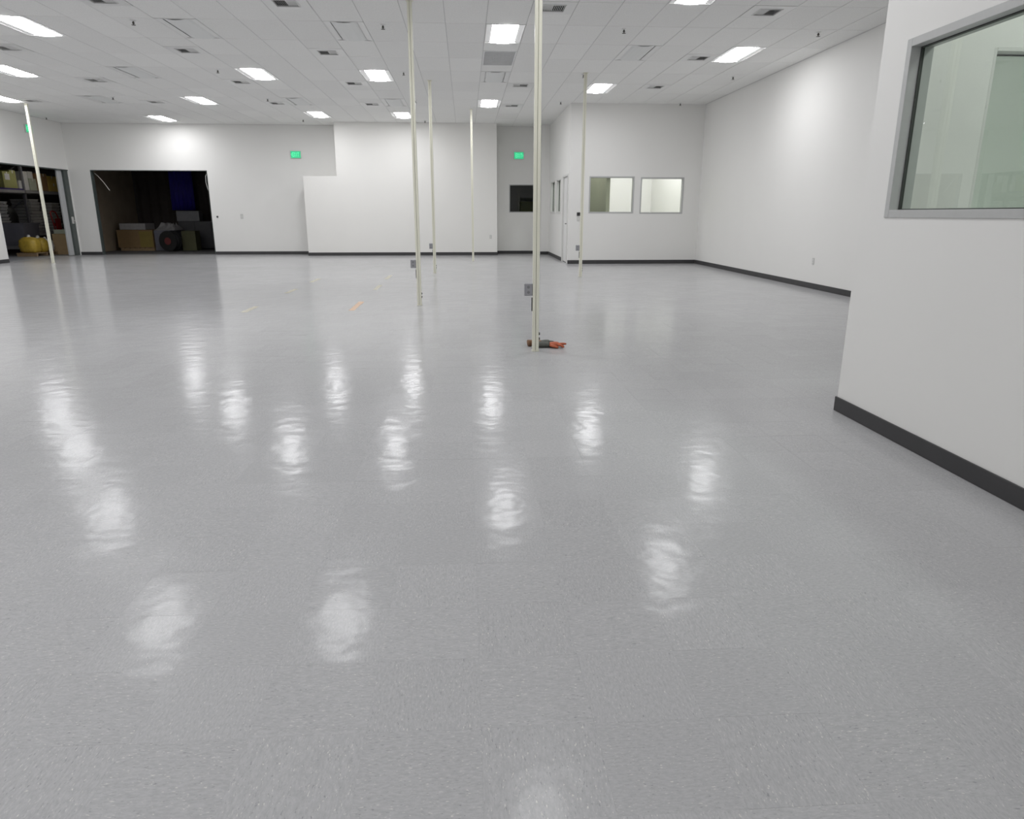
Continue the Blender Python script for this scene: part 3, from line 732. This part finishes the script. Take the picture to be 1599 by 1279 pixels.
RX0, RX1 = -16.3, -15.3
rk = thing('storage_rack', 'blue grey steel pallet rack inside the left opening', 'rack', (0, 0, 0))
for y in (23.9, 26.6, 29.3):
    for x in (RX0 + .04, RX1 - .04):
        MB().box(x - .04, x + .04, y - .045, y + .045, 0, 3.1).build('upright', 'rack', rk, bevel=.006)
    for z in (.3, 1.2, 2.4): MB().tube([(RX0 + .06, y, z), (RX1 - .06, y, z + .6)], .018).build('brace', 'rack', rk)
for z in (.66, 2.10):
    for ya, yb in ((23.945, 26.555), (26.645, 29.255)):
        for x in (RX0 + .04, RX1 - .02): MB().box(x - .03, x + .03, ya, yb, z - .1, z).build('beam', 'beam', rk, bevel=.004)
        MB().box(RX0 + .02, RX1 - .05, ya, yb, z, z + .012).build('shelf_deck', 'rack', rk)

def carton(name, label, m_, x0, x1, y0, y1, z0, z1, cat='box', group=None, tape=True):
    t = thing(name, label, cat, ((x0 + x1) / 2, (y0 + y1) / 2, z0), group=group)
    hx, hy, h = (x1 - x0) / 2, (y1 - y0) / 2, z1 - z0
    MB().bbox(-hx, hx, -hy, hy, 0, h, .006).build('body', m_, t)
    for s in (-1, 1): MB().box(-hx + .004, hx - .004, *sorted((s * .002, s * (hy - .003))), h, h + .004).build('flap', m_, t)
    if tape: MB().box(hx, hx + .001, -.03, .03, h - .09, h + .002).build('tape', 'film', t)
    return t
def sack(name, label, m_, loc, rx, ry, rz_, cat='bag', group=None, seed=1):
    rnd = random.Random(seed); bm = bmesh.new(); bmesh.ops.create_icosphere(bm, subdivisions=3, radius=1)
    for v in bm.verts:
        c = v.co.copy(); k = max(abs(c.x), abs(c.y), abs(c.z)) ** .45
        c = Vector((c.x / k, c.y / k, c.z / k))
        wob = 1 + .05 * math.sin(7 * c.x + seed) * math.cos(6 * c.y) + .04 * math.sin(11 * c.z + 5 * c.y + seed)
        v.co = Vector((c.x * rx * wob, c.y * ry * wob, max(c.z, -.8) * rz_ * (wob if c.z > 0 else 1) + .8 * rz_))
    t = thing(name, label, cat, loc, group=group)
    MB().add_bm(bm).build('body', m_, t, smooth=True)
    MB().tube([(0, -ry * .3, 1.7 * rz_), (0, 0, 1.86 * rz_), (0, ry * .3, 1.7 * rz_)], [.03, .06, .03], 8).build('neck', 'film' if m_ == 'gold' else m_, t, smooth=True)
    return t
zu = 2.112; F = RX1 - .03
sack('sack', 'white sack at the far left of the upper shelf', 'whitec', (F - .35, 25.22, zu), .3, .28, .36, seed=3)
c = carton('carton', 'olive carton with white label on the upper shelf', 'olive2', F - .55, F, 25.55, 26.02, zu, zu + .56); MB().box(.276, .278, -.13, .13, .30, .50).build('paper_label', 'whitec', c)
carton('carton', 'plain olive carton right of the labelled one on the upper shelf', 'olive2', F - .6, F - .05, 26.04, 26.36, zu, zu + .62)
carton('carton', 'small white carton leaning before the rack upright', 'whitec', F - .3, F, 26.37, 26.54, zu, zu + .3, tape=False)
carton('carton', 'white carton just right of the rack upright on the upper shelf', 'whitec', F - .5, F - .02, 26.68, 26.98, zu, zu + .62)
carton('carton', 'sage green carton behind the leftmost pole on the upper shelf', 'sage', F - .5, F, 27.0, 27.42, zu, zu + .4)
carton('carton', 'small white carton stacked on the sage carton', 'whitec', F - .4, F - .04, 27.04, 27.34, zu + .406, zu + .64, tape=False)
carton('carton', 'dark brown carton on the upper shelf left of yellow cartons', 'card', F - .6, F, 27.72, 28.12, zu, zu + .60)
carton('carton', 'lower yellow carton of the stacked pair on the upper shelf', 'yellow', F - .5, F, 28.16, 28.86, zu, zu + .28)
carton('carton', 'upper yellow carton of the stacked pair on the upper shelf', 'yellow', F - .5, F - .03, 28.18, 28.82, zu + .286, zu + .54)
tag(MB().box(F + .003, F + .035, 24.2, 26.5, 2.1005, 2.15).build('plastic_film_strip', 'purple'), 'dark purple strip lying along the upper shelf edge', 'strip')

def make_tray():
    t = thing('storage_tray', 'x', 'tray'); hx, hy, h = .32, .26, .085
    MB().box(-hx, hx, -hy, hy, 0, .008).build('bottom', 'tray', t)
    for bx in ((-hx, -hx + .01, -hy, hy), (hx - .01, hx, -hy, hy), (-hx + .01, hx - .01, -hy, -hy + .01), (-hx + .01, hx - .01, hy - .01, hy)):
        MB().box(bx[0], bx[1], bx[2], bx[3], .008, h).build('side', 'tray', t)
    rim = MB().box(hx, hx + .018, -hy - .018, hy + .018, h - .02, h).box(-hx - .018, -hx, -hy - .018, hy + .018, h - .02, h).box(-hx, hx, hy, hy + .018, h - .02, h).box(-hx, hx, -hy - .018, -hy, h - .02, h)
    rim.build('rim', 'whitec', t)
    return t
tr0 = None; rnd = random.Random(4)
for yc, n, where in ((25.28, 10, 'left stack beside the white wall edge'), (27.12, 11, 'middle stack left of the leftmost pole'), (28.45, 10, 'right stack behind the red hand truck')):
    for k in range(n):
        label = 'flat grey tray, %s from the top of the %s' % (['first','second','third','fourth','fifth','sixth','seventh','eighth','ninth','tenth','eleventh'][n - 1 - k], where); grp = 'trays in the %s' % where
        loc = (F - .36 + rnd.uniform(-.03, .03), yc + rnd.uniform(-.02, .02), .673 + k * .105)
        if tr0 is None: tr0 = make_tray(); ttree = tree_of(tr0); tr0.location = loc; tag(tr0, label, 'tray', grp)
        else: copy_thing(tr0, loc, label, grp, ttree)

t = thing('plastic_tub', 'slate grey plastic tub on a platform truck', 'tub', (-14.75, 24.95, .30))
MB().poly([(-.34, 0), (.34, 0), (.40, .72), (.37, .72), (.31, .03), (-.31, .03), (-.37, .72), (-.40, .72)], -.42, .42).build('body', 'tub', t)
for y0_, y1_ in ((-.45, -.42), (.42, .45)): MB().poly([(-.34, 0), (.34, 0), (.40, .72), (-.40, .72)], y0_, y1_).build('end_wall', 'tub', t)
MB().box(.40, .43, -.47, .47, .67, .72).box(-.43, -.40, -.47, .47, .67, .72).build('rim', 'tub', t)
t = thing('platform_truck', 'low grey platform truck under the slate tub', 'cart', (-14.75, 24.85, 0))
MB().bbox(-.42, .42, -.6, .6, .20, .295, .015).build('deck', 'mgrey', t)
for sx_ in (-1, 1):
    for sy_ in (-1, 1):
        MB().tube([(sx_ * .32 - .02, sy_ * .48, .09), (sx_ * .32 + .02, sy_ * .48, .09)], .088, 14).build('wheel', 'rubber', t); MB().box(sx_ * .32 - .03, sx_ * .32 + .03, sy_ * .48 - .04, sy_ * .48 + .04, .17, .20).build('caster', 'boxg', t)
t = thing('pallet', 'wooden pallet under the gold wrapped sacks', 'pallet', (-13.92, 24.3, 0))
for y in (-.56, 0, .56): MB().box(-.3, .3, y - .04, y + .04, 0, .09).build('stringer', 'wood', t)
for k in range(5): MB().box(-.3 + k * .125, -.2 + k * .125, -.62, .62, .09, .11).build('slat', 'wood', t)
sack('gold_sack', 'left gold wrapped sack with pale top on the pallet', 'gold', (-13.92, 23.95, .115), .28, .24, .27, group='gold wrapped sacks', seed=5)
sack('gold_sack', 'middle gold wrapped sack on the pallet', 'gold', (-13.92, 24.43, .115), .28, .20, .25, group='gold wrapped sacks', seed=8)
sack('cream_sack', 'cream plastic sack at the right of the gold sacks', 'film', (-13.9, 24.78, .115), .25, .11, .22, seed=11)
t = thing('hand_truck', 'red two-wheeled hand truck leaning in the storage room', 'hand truck', (-14.3, 26.5, 0))
for s in (-1, 1): MB().tube([(.12, s * .2, .12), (0, s * .2, .5), (-.1, s * .2, 1.2), (-.14, s * .16, 1.36), (-.15, 0, 1.4)], .022, 8).build('side_tube', 'red', t, smooth=True)
for z, x in ((.35, .05), (.65, -.02), (.95, -.06)): MB().box(x - .01, x + .015, -.2, .2, z - .05, z + .05).build('cross_bar', 'red', t)
MB().box(.12, .38, -.2, .2, .02, .035).build('toe_plate', 'red', t); MB().box(-.04, .02, -.12, .12, .40, 1.15).build('back_panel', 'red', t)
for s in (-1, 1): MB().tube([(-.02, s * .25 - .035, .125), (-.02, s * .25 + .035, .125)], .125, 16).build('wheel', 'rubber', t)
carton('carton', 'tall brown carton standing beside the pale door leaf', 'card2', -13.75, -13.25, 24.95, 25.36, 0, .66)
carton('carton', 'low cream carton on top of the tall brown carton', 'sage', -13.70, -13.3, 25.0, 25.3, .668, .80, tape=False)
carton('carton', 'small brown carton between hand truck and tall carton', 'card', -14.0, -13.6, 25.75, 26.1, 0, .42)
sack('dark_bundle', 'black wrapped bundle between tray stacks on the lower shelf', 'rubber', (F - .4, 26.05, .673), .3, .3, .5, cat='bundle', seed=15)

# ------------------------------------------------------------------ dark room behind the back opening
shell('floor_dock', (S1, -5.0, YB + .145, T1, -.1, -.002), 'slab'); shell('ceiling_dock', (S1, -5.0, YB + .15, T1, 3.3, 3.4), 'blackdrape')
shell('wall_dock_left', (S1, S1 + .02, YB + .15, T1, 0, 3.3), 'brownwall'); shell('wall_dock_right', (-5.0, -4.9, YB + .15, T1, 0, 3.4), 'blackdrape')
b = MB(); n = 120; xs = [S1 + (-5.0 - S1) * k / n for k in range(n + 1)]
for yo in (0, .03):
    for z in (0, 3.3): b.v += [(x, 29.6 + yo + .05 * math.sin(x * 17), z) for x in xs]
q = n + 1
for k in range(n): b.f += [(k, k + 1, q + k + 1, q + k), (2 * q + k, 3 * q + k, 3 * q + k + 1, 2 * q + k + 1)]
tag(b.build('wall_dock_drape', 'blackdrape', smooth=True), kind='structure')  # made-up black folds standing in for the room's dark depth
t = thing('pallet', 'wooden pallet under the long brown crate in the dark opening', 'pallet', (-12.05, 27.75, 0))
for y in (-.45, 0, .45): MB().box(-.6, .6, y - .04, y + .04, 0, .09).build('stringer', 'wood', t)
for k in range(7): MB().box(-.6 + k * .18, -.48 + k * .18, -.5, .5, .09, .11).build('slat', 'wood', t)
c = carton('crate', 'long brown cardboard crate in the dark opening', 'cratecard', -12.72, -11.45, 27.25, 28.25, .112, .74, cat='crate')
MB().box(.15, .62, -.504, -.501, .02, .60).build('yellow_panel', 'ochre', c)
MB().box(-.64, .64, -.505, -.499, .585, .625).build('lid_edge', 'cratecard', c)
c = carton('grey_case', 'grey case standing against the right end of the crate', 'tub', -11.42, -10.75, 27.3, 28.2, 0.002, .72, cat='case', tape=False)
MB().tube([(-.12, -.46, .55), (-.1, -.5, .58), (.1, -.5, .58), (.12, -.46, .55)], .012).build('handle', 'dark', c)
c = carton('foam_board', 'pale flat board lying on the long crate', 'dulfilm', -12.62, -11.7, 27.3, 28.1, .752, .97, cat='board', tape=False)
def crumple(name, label, m_, x0, x1, y0, y1, z0, hgt, seed):
    rnd = random.Random(seed); n, mm = 14, 9; b = MB()
    for zz in (0, 1):
        for i in range(n + 1):
            for j in range(mm + 1):
                e = min(i, n - i, j, mm - j) / 3
                z = z0 + (min(1, e) * hgt * (.5 + .5 * rnd.random()) + .006 if zz else 0)
                b.v.append((x0 + (x1 - x0) * i / n, y0 + (y1 - y0) * j / mm, z))
    q = (n + 1) * (mm + 1)
    for i in range(n):
        for j in range(mm):
            a = i * (mm + 1) + j; b.f += [(q + a, q + a + mm + 1, q + a + mm + 2, q + a + 1), (a, a + 1, a + mm + 2, a + mm + 1)]
    for i in range(n):
        for j in (0, mm): a = i * (mm + 1) + j; b.f.append((a, a + mm + 1, q + a + mm + 1, q + a))
    for j in range(mm):
        for i in (0, n): a = i * (mm + 1) + j; b.f.append((a, a + 1, q + a + 1, q + a))
    return tag(b.build(name, m_), label, 'plastic sheet')
crumple('plastic_sheet', 'crumpled clear plastic sheet heaped on the grey case', 'dulfilm', -11.4, -10.65, 27.32, 28.15, .728, .27, 2)
t = thing('cable_reel', 'black cable reel with red hub right of the crate', 'cable reel', (-10.72, 26.95, .36), R(-15))
for s in (-1, 1): MB().tube([(0, s * .14 - .015, 0), (0, s * .14 + .015, 0)], .36, 24).build('flange', 'rubber', t)
MB().tube([(0, -.125, 0), (0, .125, 0)], .26, 20).build('cable_winding', 'dgrey', t); MB().tube([(0, -.17, 0), (0, -.155, 0)], .13, 18).build('hub', 'hubred', t)
carton('dark_carton', 'dark olive carton right of the cable reel', 'darkolive', -10.45, -9.95, 27.3, 27.8, 0, .70, tape=False)
t = thing('steel_cabinet', 'low dark cabinet at the right of the dark opening', 'cabinet', (-10.3, 28.65, 0))
MB().bbox(-.62, .62, -.3, .3, .03, 1.04, .01).build('body', 'dgrey', t)
for s in (-1, 1):
    dd = MB().bbox(*sorted((s * .01, s * .6)), -.318, -.3, .06, 1.0, .004).build('door', 'dgrey', t); MB().box(s * .05 - .008, s * .05 + .008, -.335, -.318, .45, .62).build('handle', 'alu', dd)
t = thing('monitor_box', 'mid grey box resting on the dark cabinet', 'box', (-10.55, 28.6, 1.04))
MB().bbox(-.42, .42, -.2, .2, 0, .38, .015).build('body', 'mgrey', t); MB().box(-.36, .36, -.204, -.2, .04, .34).build('front_panel', 'mgrey', t)
b = MB(); n = 40; q = n + 1
for yo in (0, .012):
    for z, sp_ in ((1.45, 1.0), (2.3, .97), (3.299, .93)): b.v += [(-10.95 + sp_ * .46 * (2 * k / n - 1), 29.15 + yo + .05 * math.sin(k * .9 + z), z) for k in range(q)]
for s_ in (0, 3):
    for l in range(2):
        for k in range(n): a = (s_ + l) * q + k; b.f.append((a, a + 1, a + q + 1, a + q))
for k in range(n): b.f += [(k, k + 1, 3 * q + k + 1, 3 * q + k), (2 * q + k, 2 * q + k + 1, 5 * q + k + 1, 5 * q + k)]
for l in range(2):
    for k in (0, n): a = l * q + k; b.f.append((a, a + q, 3 * q + a + q, 3 * q + a))
tag(b.build('blue_tarp', 'blue', smooth=True), 'blue tarp hanging at the back of the dark opening', 'tarp')
tag(MB().tube([(-11.99, 24.78, 2.58), (-11.9, 24.78, 2.5), (-11.75, 24.79, 2.3), (-11.6, 24.80, 2.05)], .012, 8).build('door_cord', 'cord', smooth=True), 'white cord hanging at the upper left of the dark opening', 'cord')
tag(MB().tube([(-8.395, 24.72, 2.62), (-8.46, 24.72, 2.5), (-8.47, 24.72, 2.3), (-8.43, 24.72, 2.1), (-8.39, 24.72, 1.98)], .012, 8).build('door_cord', 'cord', smooth=True), 'white curved cord at the upper right of the dark opening', 'cord')

# ------------------------------------------------------------------ unlit room behind the dark window
shell('floor_dark_room', (0.6, 4.0, YB + .145, 28.2, -.1, -.002), 'slab'); shell('ceiling_dark_room', (0.6, 4.0, YB + .15, 28.2, 3.0, 3.1), 'st_wall')
shell('wall_dark_room_left', (0.5, 0.6, YB + .15, 28.2, 0, 3.1), 'tray'); shell('wall_dark_room_right', (4.0, 4.1, YB + .15, 28.2, 0, 3.1), 'tray'); shell('wall_dark_room_back', (0.5, 4.1, 28.2, 28.3, 0, 3.1), 'tray')
carton('carton', 'dark carton faintly seen through the dark window', 'olive2', 2.0, 2.6, 26.4, 26.9, .9, 1.75, tape=False)
t = thing('table', 'dark table faintly seen through the dark window', 'table', (2.2, 26.6, 0))
MB().bbox(-.7, .7, -.4, .4, .85, .898, .008).build('table_top', 'dgrey', t)
for sx_ in (-1, 1):
    for sy_ in (-1, 1): MB().box(sx_ * .64 - .025, sx_ * .64 + .025, sy_ * .34 - .025, sy_ * .34 + .025, 0, .85).build('leg', 'dgrey', t)

# ------------------------------------------------------------------ unseen lamp added to brighten the storage shelves
MT['strip_on'] = mat('fill_light_tube', (0.9, 0.9, 0.9), 0.4, emis=(1.0, 0.95, 0.86), estr=14.0)
t = thing('strip_light', 'unseen strip lamp added to brighten the storage room, hidden behind the opening head', 'light', (-14.3, 26.3, 3.3))
MB().bbox(-.09, .09, -.62, .62, -.07, 0, .01).build('housing', 'fix', t)
for s_ in (-1, 1): MB().tube([(s_ * .04, -.58, -.09), (s_ * .04, .58, -.09)], .018, 10).build('tube_lamp', 'strip_on', t, smooth=True)
